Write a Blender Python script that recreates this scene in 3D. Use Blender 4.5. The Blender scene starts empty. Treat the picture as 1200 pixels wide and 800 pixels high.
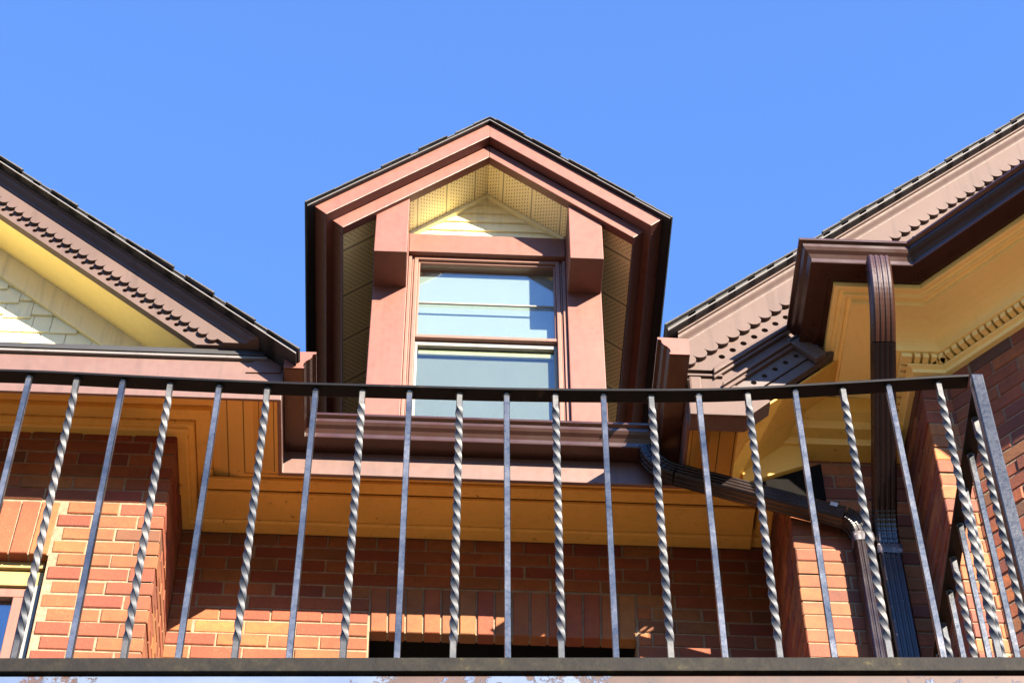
import bpy, bmesh, math, random
from mathutils import Vector, Matrix
random.seed(7)
C = bpy.context.scene.collection
sc = bpy.context.scene
H = 1.6                     # eye height of the photographer above the pavement; heights below are measured from the eye
WORLD = {}                  # world position of every object that is a parent

# ------------------------------------------------------------------ node helpers
class NT:
    def __init__(s, name):
        s.m = bpy.data.materials.new(name); s.m.use_nodes = True
        s.t = s.m.node_tree; s.b = s.t.nodes['Principled BSDF']
    def n(s, typ, **kw):
        x = s.t.nodes.new(typ)
        for k, v in kw.items():
            if k.startswith('i_'): x.inputs[k[2:].replace('_', ' ')].default_value = v
            else: setattr(x, k, v)
        return x
    def l(s, a, b): s.t.links.new(a, b)
    def math(s, op, a, b=None, c=None):
        x = s.t.nodes.new('ShaderNodeMath'); x.operation = op
        for i, v in enumerate((a, b, c)):
            if v is None: continue
            if isinstance(v, (int, float)): x.inputs[i].default_value = v
            else: s.l(v, x.inputs[i])
        return x.outputs[0]
    def coord(s, which='Object'):
        return s.n('ShaderNodeTexCoord').outputs[which]
    def pos(s): return s.n('ShaderNodeNewGeometry').outputs['Position']
    def noise(s, vec, scale, detail=4, rough=.55):
        x = s.n('ShaderNodeTexNoise'); x.inputs['Scale'].default_value = scale
        x.inputs['Detail'].default_value = detail; x.inputs['Roughness'].default_value = rough
        s.l(vec, x.inputs['Vector']); return x.outputs['Fac']
    def ramp(s, fac, stops):
        x = s.n('ShaderNodeValToRGB'); e = x.color_ramp.elements
        while len(e) < len(stops): e.new(.5)
        for i, (p, c) in enumerate(stops):
            e[i].position = p; e[i].color = (*c, 1) if len(c) == 3 else c
        s.l(fac, x.inputs[0]); return x.outputs['Color']
    def mix(s, fac, a, b, blend='MIX'):
        x = s.n('ShaderNodeMix', data_type='RGBA', blend_type=blend)
        for i, v in ((0, fac), (6, a), (7, b)):
            if isinstance(v, (int, float)): x.inputs[i].default_value = v
            elif isinstance(v, tuple): x.inputs[i].default_value = (*v, 1)
            else: s.l(v, x.inputs[i])
        return x.outputs[2]
    def bump(s, h, strength=.3, dist=.002):
        x = s.n('ShaderNodeBump'); x.inputs['Strength'].default_value = strength
        x.inputs['Distance'].default_value = dist
        s.l(h, x.inputs['Height']); s.l(x.outputs[0], s.b.inputs['Normal'])
    def col(s, c):
        if isinstance(c, tuple): s.b.inputs['Base Color'].default_value = (*c, 1)
        else: s.l(c, s.b.inputs['Base Color'])
    def rough(s, r):
        if isinstance(r, (int, float)): s.b.inputs['Roughness'].default_value = r
        else: s.l(r, s.b.inputs['Roughness'])
    def sep(s, v):
        x = s.n('ShaderNodeSeparateXYZ'); s.l(v, x.inputs[0]); return x.outputs

PV = .50
def scaled(c, f): return tuple(min(1, v * f) for v in c)

def paint(name, c, rough=.45, var=.12, worn=None, wornamt=.0, bumpd=.0012, grain=60, spec=.5, oil=0.0, fine=.25, streak=.6):
    """painted or coated surface: faint blotches, fine grain, optional worn spots of another colour"""
    c = scaled(c, PV)
    k = NT(name); p = k.pos()
    f = k.noise(p, 3.2, 5)
    base = k.ramp(f, [(.3, scaled(c, 1 - var)), (.7, scaled(c, 1 + var))])
    f2 = k.noise(p, grain, 3)
    base = k.mix(k.math('MULTIPLY', f2, .18), base, scaled(c, .55))
    mp = k.n('ShaderNodeMapping'); mp.inputs['Scale'].default_value = (22, 22, 1.6); k.l(p, mp.inputs['Vector'])
    st = k.ramp(k.noise(mp.outputs[0], 1.0, 5, .6), [(.52, (0, 0, 0)), (.8, (streak, streak, streak))])
    base = k.mix(st, base, scaled(c, .45))
    if worn:
        w = k.ramp(k.noise(p, 26, 8, .72), [(.62 - wornamt * .2, (0, 0, 0)), (.68 - wornamt * .2, (1, 1, 1))])
        base = k.mix(w, base, worn)
    k.col(base); k.rough(k.math('MULTIPLY_ADD', f2, .25, rough - .12))
    k.b.inputs['Specular IOR Level'].default_value = spec
    k.bump(k.math('ADD', k.math('MULTIPLY', k.noise(p, 5.5, 2), oil), k.math('ADD', f, k.math('MULTIPLY', f2, fine))), .25, bumpd * 2)
    return k.m

M = {}
M['clad'] = paint('brown_cladding', (.265, .084, .050), .52, .05, oil=5.0, spec=.5, grain=25)
M['taupe'] = paint('taupe_trim_paint', (.165, .108, .090), .6, .10, (.08, .042, .03), .06, spec=.22)
M['weathered'] = paint('weathered_taupe_paint', (.165, .128, .116), .6, .16, (.08, .05, .04), .35, spec=.4)
M['fascia'] = paint('rosy_fascia_metal', (.185, .088, .063), .52, .07, oil=5.0, spec=.6, grain=25)
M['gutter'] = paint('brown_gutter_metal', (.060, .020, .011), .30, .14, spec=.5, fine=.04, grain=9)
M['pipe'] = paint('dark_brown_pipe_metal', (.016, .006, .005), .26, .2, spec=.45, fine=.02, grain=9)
M['ochre'] = paint('ochre_eave_paint', (1.45, .88, .18), .5, .10, (.14, .055, .015), .0, spec=.3, streak=.3)
M['cream'] = paint('cream_gable_paint', (1.55, 1.32, .68), .55, .05, spec=.3)
M['pale'] = paint('pale_cream_trim', (1.55, 1.40, .80), .5, .04, spec=.3)
M['butter'] = paint('butter_yellow_paint', (1.9, 1.50, .55), .5, .025, spec=.3, streak=.12)
M['blackmetal'] = paint('black_iron_paint', (.006, .005, .005), .5, .2, (.03, .018, .012), .05, spec=.15)
M['drip'] = paint('drip_edge_metal', (.26, .24, .22), .4, .1)
M['frame'] = paint('peach_window_frame', (.36, .17, .115), .4, .05)
M['black'] = paint('black_roof_edge', (.012, .011, .011), .6, .2)
M['blind'] = paint('white_blind', (.66, .655, .60), .8, .03, streak=.08)
M['dark'] = paint('dark_room_and_shade', (.012, .011, .010), .9, .1, spec=.05)
M['caulk'] = paint('old_caulk', (.10, .085, .095), .45, .3, (.25, .23, .25), .3, spec=.5)
M['sticker'] = paint('white_sticker', (.8, .8, .78), .4, .02)
M['stone'] = paint('window_wood_ochre', (.55, .38, .12), .55, .1)
M['greywood'] = paint('grey_window_trim', (.36, .35, .30), .6, .1)

def board_soffit(name, c, pitch, axis_attr):
    """ochre tongue-and-groove boards running along the eave; the groove follows the stored board coordinate"""
    k = NT(name); p = k.pos(); c = scaled(c, PV)
    a = k.n('ShaderNodeAttribute', attribute_name=axis_attr).outputs['Fac']
    fr = k.math('FRACT', k.math('DIVIDE', a, pitch))
    g = k.math('LESS_THAN', k.math('ABSOLUTE', k.math('SUBTRACT', fr, .5)), .035)
    idx = k.math('FLOOR', k.math('DIVIDE', a, pitch))
    wn = k.n('ShaderNodeTexWhiteNoise', noise_dimensions='1D'); k.l(idx, wn.inputs['W'])
    base = k.mix(k.noise(p, 4, 5), scaled(c, .86), scaled(c, 1.12))
    base = k.mix(k.math('MULTIPLY', wn.outputs['Value'], .25), base, scaled(c, .7))
    spot = k.ramp(k.noise(p, 30, 8, .7), [(.66, (0, 0, 0)), (.7, (1, 1, 1))])
    base = k.mix(spot, base, (.2, .08, .02))
    base = k.mix(g, base, scaled(c, .25))
    k.col(base); k.rough(.5)
    k.bump(k.math('SUBTRACT', k.math('MULTIPLY', k.noise(p, 50), .2), g), .5, .004)
    return k.m
M['boards'] = board_soffit('ochre_soffit_boards', (1.55, .98, .24), .078, 'board')

def perforated(name, c, ax, seam):
    """vented metal soffit: rows of small slots and a seam every panel width; ax = axis across the slots"""
    k = NT(name); o = k.sep(k.pos()); p = k.pos(); c = scaled(c, PV)
    u = o[0] if ax == 'X' else o[1]
    v = o[1] if ax == 'X' else o[0]
    cu = k.math('DIVIDE', u, .0145); row = k.math('FLOOR', cu)
    cv = k.math('ADD', k.math('DIVIDE', v, .022), k.math('MULTIPLY', k.math('MODULO', row, 2.0), .5))
    du = k.math('MULTIPLY', k.math('SUBTRACT', k.math('FRACT', cu), .5), .0145)
    dv = k.math('MULTIPLY', k.math('SUBTRACT', k.math('FRACT', cv), .5), .022)
    d = k.math('ADD', k.math('POWER', k.math('DIVIDE', du, .0021), 2), k.math('POWER', k.math('DIVIDE', dv, .0052), 2))
    hole = k.math('LESS_THAN', d, 1)
    fs = k.math('FRACT', k.math('DIVIDE', u, seam))
    near = k.math('LESS_THAN', fs, .16)
    hole = k.math('MULTIPLY', hole, k.math('SUBTRACT', 1, near))
    line = k.math('LESS_THAN', k.math('ABSOLUTE', k.math('SUBTRACT', fs, .08)), .022)
    base = k.mix(k.noise(p, 5), scaled(c, .92), scaled(c, 1.06))
    base = k.mix(hole, base, (.09, .055, .015)); base = k.mix(line, base, scaled(c, .4))
    k.col(base); k.rough(.45); k.bump(k.math('SUBTRACT', 1, k.math('ADD', hole, line)), .5, .002)
    return k.m
M['perfx'] = perforated('vented_cream_soffit', (1.7, 1.45, .78), 'X', .155)
M['perfy'] = perforated('vented_cream_eave_soffit', (1.85, 1.6, .85), 'Y', .30)

def brick_mat(name, stops, dark):
    k = NT(name); g = k.n('ShaderNodeNewGeometry'); p = g.outputs['Position']
    base = k.ramp(g.outputs['Random Per Island'], stops)
    wn = k.n('ShaderNodeTexWhiteNoise', noise_dimensions='1D'); k.l(k.math('MULTIPLY', g.outputs['Random Per Island'], 917.0), wn.inputs['W'])
    hv = k.n('ShaderNodeHueSaturation'); k.l(base, hv.inputs['Color'])
    k.l(k.math('MULTIPLY_ADD', wn.outputs['Value'], .42, .86), hv.inputs['Value']); k.l(k.math('MULTIPLY_ADD', g.outputs['Random Per Island'], .022, .492), hv.inputs['Hue'])
    base = hv.outputs[0]
    n1 = k.noise(p, 18, 6, .65); n2 = k.noise(p, 130, 4, .6)
    base = k.mix(k.ramp(n1, [(.35, (0, 0, 0)), (.75, (.55, .55, .55))]), base, dark)
    base = k.mix(k.ramp(n2, [(.58, (0, 0, 0)), (.72, (.4, .4, .4))]), base, (.27, .14, .06))
    base = k.mix(k.ramp(k.noise(p, 1.6, 5, .6), [(.42, (0, 0, 0)), (.68, (.55, .55, .55))]), base, scaled(dark, .45))
    spots = k.ramp(k.noise(p, 75, 3), [(.68, (0, 0, 0)), (.73, (1, 1, 1))])
    base = k.mix(spots, base, scaled(dark, .5))
    k.col(base); k.rough(.85)
    k.bump(k.math('ADD', n1, k.math('MULTIPLY', n2, .5)), .6, .004)
    return k.m
M['brick'] = brick_mat('orange_red_brick', [(0, (0.13, 0.02736, 0.007478)), (.25, (0.1603, 0.03572, 0.008725)), (.5, (0.2036, 0.057, 0.01246)), (.75, (0.1733, 0.04104, 0.009971)),
                       (.88, (0.2079, 0.0722, 0.01683)), (1, (0.0953, 0.02584, 0.01122))], (0.0953, 0.02128, 0.006232))
M['brickred'] = brick_mat('dark_red_brick', [(0, (0.1239, 0.03557, 0.01792)), (.35, (0.2253, 0.05434, 0.0172)), (.6, (0.2816, 0.0741, 0.02007)),
                       (.82, (0.2816, 0.08398, 0.02437)), (1, (0.09011, 0.03656, 0.02221))], (0.07884, 0.02569, 0.01362))
def mortar():
    k = NT('lime_mortar'); p = k.pos(); f = k.noise(p, 35, 6, .7)
    k.col(k.ramp(f, [(.3, (0.1292, 0.0874, 0.04712)), (.7, (0.2356, 0.171, 0.1102))])); k.rough(.95)
    k.bump(k.noise(p, 160, 4), .7, .004); return k.m
M['mortar'] = mortar()
def shingle_mat():
    k = NT('asphalt_shingle'); p = k.pos(); g = k.n('ShaderNodeNewGeometry')
    f = k.noise(p, 220, 3, .7)
    base = k.ramp(f, [(.3, (0.0228, 0.02128, 0.01976)), (.55, (0.0646, 0.0608, 0.05624)), (.75, (0.1292, 0.1216, 0.1102))])
    base = k.mix(k.math('MULTIPLY', g.outputs['Random Per Island'], .5), base, (0.0342, 0.0304, 0.0266))
    k.col(base); k.rough(.95); k.bump(f, .8, .004); return k.m
M['shingle'] = shingle_mat()
def steel(name='weathered_bare_steel', dim=1.0, r0=.16, met=.9):
    k = NT(name); p = k.pos()
    oi = k.n('ShaderNodeObjectInfo')
    f = k.noise(p, 9, 6, .65); f2 = k.noise(p, 90, 5, .7)
    base = k.ramp(f, [(.34, (.055, .07, .09)), (.5, (.12, .13, .14)), (.66, (.26, .255, .24))])
    base = k.mix(k.ramp(f2, [(.55, (0, 0, 0)), (.68, (.6, .6, .6))]), base, (.05, .045, .045))
    base = k.mix(k.math('MULTIPLY', oi.outputs['Random'], .3), base, (.10, .11, .125))
    rust = k.ramp(k.noise(p, 40, 8, .75), [(.64, (0, 0, 0)), (.7, (.8, .8, .8))])
    base = k.mix(rust, base, (.12, .06, .035))
    base = k.mix(1 - dim, base, (.02, .02, .022))
    k.col(base); k.rough(k.math('MULTIPLY_ADD', f2, .3, r0))
    k.b.inputs['Metallic'].default_value = met
    k.bump(f2, .35, .0015); return k.m
M['steel'] = steel()
M['twiststeel'] = steel('twisted_bar_steel', .40, .46, .8)
M['poststeel'] = steel('dark_worn_steel', .42)
def peeling():
    """white paint flaking off rust-brown boards; more of it is gone towards the right-hand end"""
    k = NT('peeling_white_paint'); p = k.pos(); o = k.sep(p)
    f = k.noise(p, 26, 9, .72); big = k.noise(p, 2.6, 3)
    t = k.math('ADD', k.math('MULTIPLY', f, .55), k.math('MULTIPLY', big, .6))
    t = k.math('ADD', t, k.math('MULTIPLY', k.math('SMOOTH_MAX', k.math('SUBTRACT', o[0], .32), 0, .1), .42))
    t = k.math('SUBTRACT', t, k.math('MULTIPLY', k.math('SMOOTH_MAX', k.math('SUBTRACT', o[0], .72), 0, .1), .62))
    m = k.ramp(t, [(.62, (0, 0, 0)), (.65, (1, 1, 1))])
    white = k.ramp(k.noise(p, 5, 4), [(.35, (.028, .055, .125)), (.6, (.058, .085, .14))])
    rust = k.ramp(k.noise(p, 14, 6), [(.3, (.016, .006, .004)), (.7, (.046, .017, .011))])
    k.col(k.mix(m, white, rust)); k.rough(.6)
    k.bump(k.math('SUBTRACT', k.math('MULTIPLY', f, .3), m), .5, .003); return k.m
M['peel'] = peeling()
def mossy():
    k = NT('mossy_black_angle_iron'); p = k.pos()
    f = k.noise(p, 30, 8, .7); f2 = k.noise(p, 7, 4)
    base = k.ramp(f, [(.4, (.005, .0045, .0035)), (.6, (.014, .012, .007)), (.75, (.06, .05, .016))])
    base = k.mix(k.ramp(f2, [(.4, (.8, .8, .8)), (.6, (0, 0, 0))]), base, (.006, .005, .0045))
    k.b.inputs['Specular IOR Level'].default_value = .15
    k.col(base); k.rough(.7); k.bump(f, .6, .004); return k.m
M['mossy'] = mossy()
def simple_noise(name, c0, c1, scale, rough):
    k = NT(name); p = k.pos(); f = k.noise(p, scale, 6, .65)
    k.col(k.ramp(f, [(.3, c0), (.7, c1)])); k.rough(rough); k.bump(f, .4, .004); return k.m
M['deck'] = simple_noise('weathered_deck_boards', (.065, .050, .036), (.105, .085, .062), 9, .8)
M['ground'] = simple_noise('pavement', (.026, .025, .023), (.045, .042, .039), 1.3, .9)
M['horizon_dark'] = simple_noise('dark_horizon_ring', (.012, .018, .008), (.035, .045, .018), .25, 1.0)  # dark green of the added ring that blocks low sky light
def lowerbrick():
    k = NT('lower_brickwork'); o = k.sep(k.pos())
    cmb = k.n('ShaderNodeCombineXYZ'); k.l(k.math('ADD', o[0], o[1]), cmb.inputs[0]); k.l(o[2], cmb.inputs[1])
    b = k.n('ShaderNodeTexBrick'); k.l(cmb.outputs[0], b.inputs['Vector'])
    b.inputs['Scale'].default_value = 1; b.inputs['Brick Width'].default_value = .225; b.inputs['Row Height'].default_value = .0817
    b.inputs['Mortar Size'].default_value = .005
    b.inputs['Color1'].default_value = (.33, .105, .05, 1); b.inputs['Color2'].default_value = (.42, .16, .07, 1); b.inputs['Mortar'].default_value = (.45, .36, .26, 1)
    k.col(b.outputs['Color']); k.rough(.9); return k.m
M['lower'] = lowerbrick()
def glass(name, tint, ior):
    k = NT(name); t = k.t
    t.nodes.remove(k.b); out = t.nodes['Material Output']
    gl = k.n('ShaderNodeBsdfGlossy'); gl.inputs['Roughness'].default_value = .015
    tr = k.n('ShaderNodeBsdfTransparent'); tr.inputs[0].default_value = (*tint, 1)
    fr = k.n('ShaderNodeFresnel'); bf = k.n('ShaderNodeNewGeometry').outputs['Backfacing']
    k.l(k.math('ADD', ior, k.math('MULTIPLY', bf, 1 / ior - ior)), fr.inputs['IOR'])
    mx = k.n('ShaderNodeMixShader'); k.l(fr.outputs[0], mx.inputs[0]); k.l(tr.outputs[0], mx.inputs[1]); k.l(gl.outputs[0], mx.inputs[2])
    n = k.noise(k.pos(), 2.2, 2); bp = k.n('ShaderNodeBump'); bp.inputs['Strength'].default_value = .05; bp.inputs['Distance'].default_value = .01
    k.l(n, bp.inputs['Height']); k.l(bp.outputs[0], gl.inputs['Normal'])
    k.l(mx.outputs[0], out.inputs[0]); return k.m
M['glass'] = glass('window_glass', (.84, .91, .90), 2.3)
M['skyglass'] = glass('sky_reflecting_glass', (.8, .9, .95), 3.0)
M['screen'] = glass('screened_window_glass', (.72, .77, .76), 2.0)

# ------------------------------------------------------------------ mesh helpers
def empty(name, loc, parent=None):
    o = bpy.data.objects.new(name, None); C.objects.link(o)
    o.empty_display_size = .2
    w = Vector(loc); WORLD[o] = w
    if parent: o.parent = parent; o.location = w - WORLD[parent]
    else: o.location = w
    return o

def cut(poly, f):
    """clip a 2-D polygon to the side where f(p) >= 0 (f linear)"""
    out = []
    for i, a in enumerate(poly):
        b = poly[(i + 1) % len(poly)]; fa, fb = f(a), f(b)
        if fa >= 0: out.append(a)
        if (fa >= 0) != (fb >= 0):
            t = fa / (fa - fb); out.append(tuple(a[j] + t * (b[j] - a[j]) for j in range(2)))
    return out

class MB:
    def __init__(s): s.v = []; s.f = []; s.attr = None
    def add(s, vs, fs):
        b = len(s.v); s.v += [tuple(v) for v in vs]; s.f += [tuple(i + b for i in f) for f in fs]
    def box(s, x0, x1, y0, y1, z0, z1):
        s.add([(x, y, z) for x in (x0, x1) for y in (y0, y1) for z in (z0, z1)],
              [(0, 1, 3, 2), (4, 6, 7, 5), (0, 4, 5, 1), (2, 3, 7, 6), (0, 2, 6, 4), (1, 5, 7, 3)])
    def prism(s, poly, y0, y1):
        """XZ polygon extruded along Y"""
        n = len(poly)
        if n < 3: return
        s.add([(x, y0, z) for x, z in poly] + [(x, y1, z) for x, z in poly],
              [tuple(range(n)), tuple(range(2 * n - 1, n - 1, -1))] + [(i, i + n, (i + 1) % n + n, (i + 1) % n) for i in range(n)])
    def plan(s, poly, z0, z1):
        """XY polygon extruded along Z"""
        n = len(poly)
        s.add([(x, y, z0) for x, y in poly] + [(x, y, z1) for x, y in poly],
              [tuple(range(n)), tuple(range(2 * n - 1, n - 1, -1))] + [(i, i + n, (i + 1) % n + n, (i + 1) % n) for i in range(n)])
    def sweep(s, path, prof, scales=None, closed=False, caps=False, store=False):
        """profile (offset to the left of the path, height) carried along a plan polyline with mitred corners"""
        ns = len(path) - 1; scales = scales or [1] * ns
        d = [(Vector(path[i + 1]) - Vector(path[i])).normalized() for i in range(ns)]
        nn = [Vector((-a.y, a.x)) for a in d]
        base = len(s.v); m = len(prof)
        for i, P in enumerate(path):
            P = Vector(P)
            for o, z in prof:
                if i == 0: q = P + nn[0] * o * scales[0]
                elif i == ns: q = P + nn[-1] * o * scales[-1]
                else:
                    a = P + nn[i - 1] * o * scales[i - 1]; b = P + nn[i] * o * scales[i]
                    den = d[i - 1].x * d[i].y - d[i - 1].y * d[i].x
                    r = b - a; t = (r.x * d[i].y - r.y * d[i].x) / den if abs(den) > 1e-6 else 0
                    q = a + d[i - 1] * t
                s.v.append((q.x, q.y, z))
                if store:
                    if s.attr is None: s.attr = []
                    s.attr.append(o * .5)
        for i in range(ns):
            for j in range(m if closed else m - 1):
                k = (j + 1) % m
                s.f.append((base + i * m + j, base + (i + 1) * m + j, base + (i + 1) * m + k, base + i * m + k))
        if caps:
            s.f.append(tuple(base + j for j in range(m))); s.f.append(tuple(base + ns * m + j for j in reversed(range(m))))
    def tube(s, pts, section, ref, caps=True):
        """closed section (side, front) carried along a 3-D polyline; front stays towards ref"""
        ref = Vector(ref); base = len(s.v); m = len(section(0) if callable(section) else section); P = [Vector(p) for p in pts]
        for i, p in enumerate(P):
            t = (P[min(i + 1, len(P) - 1)] - P[max(i - 1, 0)]).normalized()
            side = t.cross(ref).normalized(); fr = side.cross(t).normalized()
            sec = section(i) if callable(section) else section
            for a, b in sec: s.v.append(tuple(p + side * a + fr * b))
        for i in range(len(P) - 1):
            for j in range(m):
                k = (j + 1) % m
                s.f.append((base + i * m + j, base + i * m + k, base + (i + 1) * m + k, base + (i + 1) * m + j))
        if caps:
            s.f.append(tuple(base + j for j in reversed(range(m)))); s.f.append(tuple(base + (len(P) - 1) * m + j for j in range(m)))
    def build(s, name, mat, parent=None, bevel=0, smooth=False, at=None, label=None, lift=H, segs=2):
        me = bpy.data.meshes.new(name)
        xs = [v[0] for v in s.v]; ys = [v[1] for v in s.v]; zs = [v[2] for v in s.v]
        c = Vector(at) if at else Vector(((min(xs) + max(xs)) / 2, (min(ys) + max(ys)) / 2, min(zs) + lift))
        me.from_pydata([(x - c.x, y - c.y, z + lift - c.z) for x, y, z in s.v], [], s.f)
        if s.attr:
            a = me.attributes.new('board', 'FLOAT', 'POINT')
            for i, v in enumerate(s.attr): a.data[i].value = v
        bm = bmesh.new(); bm.from_mesh(me); bmesh.ops.recalc_face_normals(bm, faces=bm.faces); bm.to_mesh(me); bm.free()
        me.materials.append(mat)
        if smooth:
            for p in me.polygons: p.use_smooth = True
        o = bpy.data.objects.new(name, me); C.objects.link(o)
        WORLD[o] = c
        if parent: o.parent = parent; o.location = c - WORLD[parent]
        else: o.location = c
        if bevel:
            b = o.modifiers.new('edge', 'BEVEL'); b.width = bevel; b.segments = segs; b.limit_method = 'ANGLE'; b.angle_limit = math.radians(35)
        if label: o['label'] = label
        return o

def tag(o, label, cat, group=None):
    o['label'] = label; o['category'] = cat
    if group: o['group'] = group
    return o

# ------------------------------------------------------------------ bricks
CH, BL, J, BD = .0817, .2165, .0085, .104
def brick(mb, o, u, n, a, b, z0, z1, dep=BD):
    """one brick from a to b along the wall; slightly eased front edges, a hair out of true"""
    e = random.uniform(.003, .0055); r = random.uniform
    jo = r(-.0030, .0026); a += r(-.003, .003); b += r(-.003, .003); z0 += r(-.0018, .0018); z1 += r(-.0018, .0018)
    def P(s, d, z): return (o[0] + u[0] * s + n[0] * d, o[1] + u[1] * s + n[1] * d, z)
    vs = []
    for d, k in ((-dep, 0), (jo - e, 0), (jo, e)):
        vs += [P(a + k, d, z0 + k), P(b - k, d, z0 + k), P(b - k, d, z1 - k), P(a + k, d, z1 - k)]
    fs = [(3, 2, 1, 0), (8, 9, 10, 11)]
    for q in (0, 4):
        for i in range(4): fs.append((q + i, q + (i + 1) % 4, q + 4 + (i + 1) % 4, q + 4 + i))
    mb.add(vs, fs)

def brick_wall(name, parent, o, u, n, L, z0, z1, mat, c0=None, c1=None, holes=(), label=None, phase=0, zo=0):
    mb = MB(); k0 = math.floor((z0 - zo) / CH)
    k = k0
    while k * CH + zo < z1:
        za, zb = k * CH + J + zo, (k + 1) * CH + zo; zb = min(zb, z1)
        if zb - za < .015: k += 1; continue
        par = (k + phase) % 2
        s = 0.0; e = L
        if c0 is not None and (k + c0) % 2: s = BD + J
        if c1 is not None and (k + c1) % 2: e = L - BD - J
        if c0 is None and par: cuts = [s, s + BL * .5]
        else: cuts = [s, s + BL]
        while cuts[-1] < e: cuts.append(cuts[-1] + J + BL)
        a = s; spans = []
        for q in cuts[1:]:
            b = min(q, e)
            if b - a > .03: spans.append((a, b))
            a = q + J
        for a, b in spans:
            segs = [(a, b)]
            for h0, h1, g0, g1 in holes:
                if zb <= g0 + .02 or za >= g1 - .02: continue
                new = []
                for x, y in segs:
                    if x < h0 - J: new.append((x, min(y, h0 - J)))
                    if y > h1 + J: new.append((max(x, h1 + J), y))
                    if x >= h1 or y <= h0: pass
                segs = [q for q in new if q[1] - q[0] > .025]
            for x, y in segs: brick(mb, o, u, n, x, y, za, zb)
        k += 1
    w = mb.build(name, mat, parent, label=label)
    # mortar bed behind the brick faces, with the openings left free
    mm = MB(); edges = sorted({0, L} | {h for q in holes for h in q[:2]})
    def P(s, d): return (o[0] + u[0] * s + n[0] * d, o[1] + u[1] * s + n[1] * d)
    for a, b in zip(edges, edges[1:]):
        mid = (a + b) / 2; zr = [(z0, z1)]
        for h0, h1, g0, g1 in holes:
            if h0 < mid < h1:
                zr = [q for x, y in zr for q in ((x, min(y, g0)), (max(x, g1), y)) if q[1] - q[0] > .01]
        ins0 = .005 if a == 0 and c0 is not None else 0; ins1 = .005 if b == L and c1 is not None else 0
        for x, y in zr:
            mm.plan([P(a + ins0, -.0055), P(b - ins1, -.0055), P(b - ins1, -.2), P(a + ins0, -.2)], x, y)
    mm.build('mortar_bed', M['mortar'], w)
    return w

def lintel(parent, o, u, n, a, b, z0, z1, mat, splay=.10, dep=.105):
    mb = MB(); N = round((b - a) / .079); c = (a + b) / 2; w = (b - a + .012) / N
    wt = w * (1 + 2 * splay * (z1 - z0) / (b - a) * 1.0)
    for i in range(N):
        bot = (a - .006 + i * w + J * .5, a - .006 + (i + 1) * w - J * .5)
        top = tuple(c + (q - c) * (1 + 2 * splay * (z1 - z0) / (b - a)) for q in bot)
        jo = random.uniform(-.002, .002); e = .0035
        def P(s, d, z): return (o[0] + u[0] * s + n[0] * d, o[1] + u[1] * s + n[1] * d, z)
        vs = []
        for d, k in ((-dep, 0), (jo - e + .004, 0), (jo + .004, e)):
            vs += [P(bot[0] + k, d, z0 + k), P(bot[1] - k, d, z0 + k), P(top[1] - k, d, z1 - k), P(top[0] + k, d, z1 - k)]
        fs = [(3, 2, 1, 0), (8, 9, 10, 11)]
        for q in (0, 4):
            for j in range(4): fs.append((q + j, q + (j + 1) % 4, q + 4 + (j + 1) % 4, q + 4 + j))
        mb.add(vs, fs)
    return mb.build('lintel', mat, parent, label='flat arch of upright bricks over the window opening')

# ================================================================== THE HOUSE
house = empty('brick_house', (.2, 7.3, 0))
tag(house, 'red brick house with ochre eaves, brown gutters, two gables and a dormer window', 'house')
YL, YC, YF, YR = 7.0, 7.55, 6.59, 7.0        # wing wall, recessed wall, wing fascia, recess fascia
XL, XR, FL, FR = -1.15, 1.55, -.67, 1.08     # side walls of the wings, their fascias
ZB = 5.6; ZT = 8.55                          # shown brickwork
# --- brick walls (each face of the plan is a part)
wl = brick_wall('wall', house, (-4.49, YL), (1, 0), (0, -1), 3.34, ZB, ZT, M['brick'], c1=0, holes=[(1.73, 2.885, 6.1, 7.915)], zo=-.010, label='sunlit brick wall of the left wing')
lintel(wl, (-4.49, YL), (1, 0), (0, -1), 1.74, 2.875, 7.578, 7.904, M['brick'], .03)
mbk = MB(); mbk.box(-4.4 + 1.60, -4.4 + 2.80, YL + .006, YL + .2, 7.579, 7.922); mbk.build('mortar_backing', M['mortar'], wl)
brick_wall('wall', house, (XL, YL), (0, 1), (1, 0), YC - YL + .1, ZB, ZT, M['brick'], c0=1, zo=-.010, label='narrow side wall of the left wing')
wc = brick_wall('wall', house, (XL, YC), (1, 0), (0, -1), XR - XL, ZB, ZT, M['brick'], holes=[(.885, 2.065, 6.0, 8.02)], zo=.0234, label='recessed brick wall under the dormer', phase=1)
lintel(wc, (XL, YC), (1, 0), (0, -1), .893, 2.057, 7.742, 8.019, M['brick'], .03, .055)
mbk = MB(); mbk.box(XL + .86, XL + 2.09, YC + .006, YC + .05, 7.745, 8.03); mbk.build('mortar_backing', M['mortar'], wc)
brick_wall('wall', house, (XR, YC + .1), (0, -1), (-1, 0), YC - YL + .1, ZB, ZT, M['brickred'], c1=1, label='side wall of the right wing in deep shade')
brick_wall('wall', house, (XR, YL), (1, 0), (0, -1), .65, ZB, ZT, M['brickred'], c0=0, label='brick wall behind the two downspouts')
# the projecting bay on the right: return, narrow front, slanting front
BX, BY, BX2 = 2.105, 6.55, 2.23
s2 = math.sqrt(.5); BLEN = 2.4
brick_wall('wall', house, (BX, YL + .05), (0, -1), (-1, 0), YL + .05 - BY, ZB, 8.46, M['brickred'], c1=1, label='shaded return of the projecting bay')
brick_wall('wall', house, (BX, BY), (1, 0), (0, -1), BX2 - BX + .06, ZB, 8.46, M['brickred'], c0=0, label='narrow front of the projecting bay')
brick_wall('wall', house, (BX2, BY), (s2, -s2), (-s2, -s2), BLEN, ZB, 8.46, M['brickred'], label='slanting front of the projecting bay', phase=1)
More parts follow.
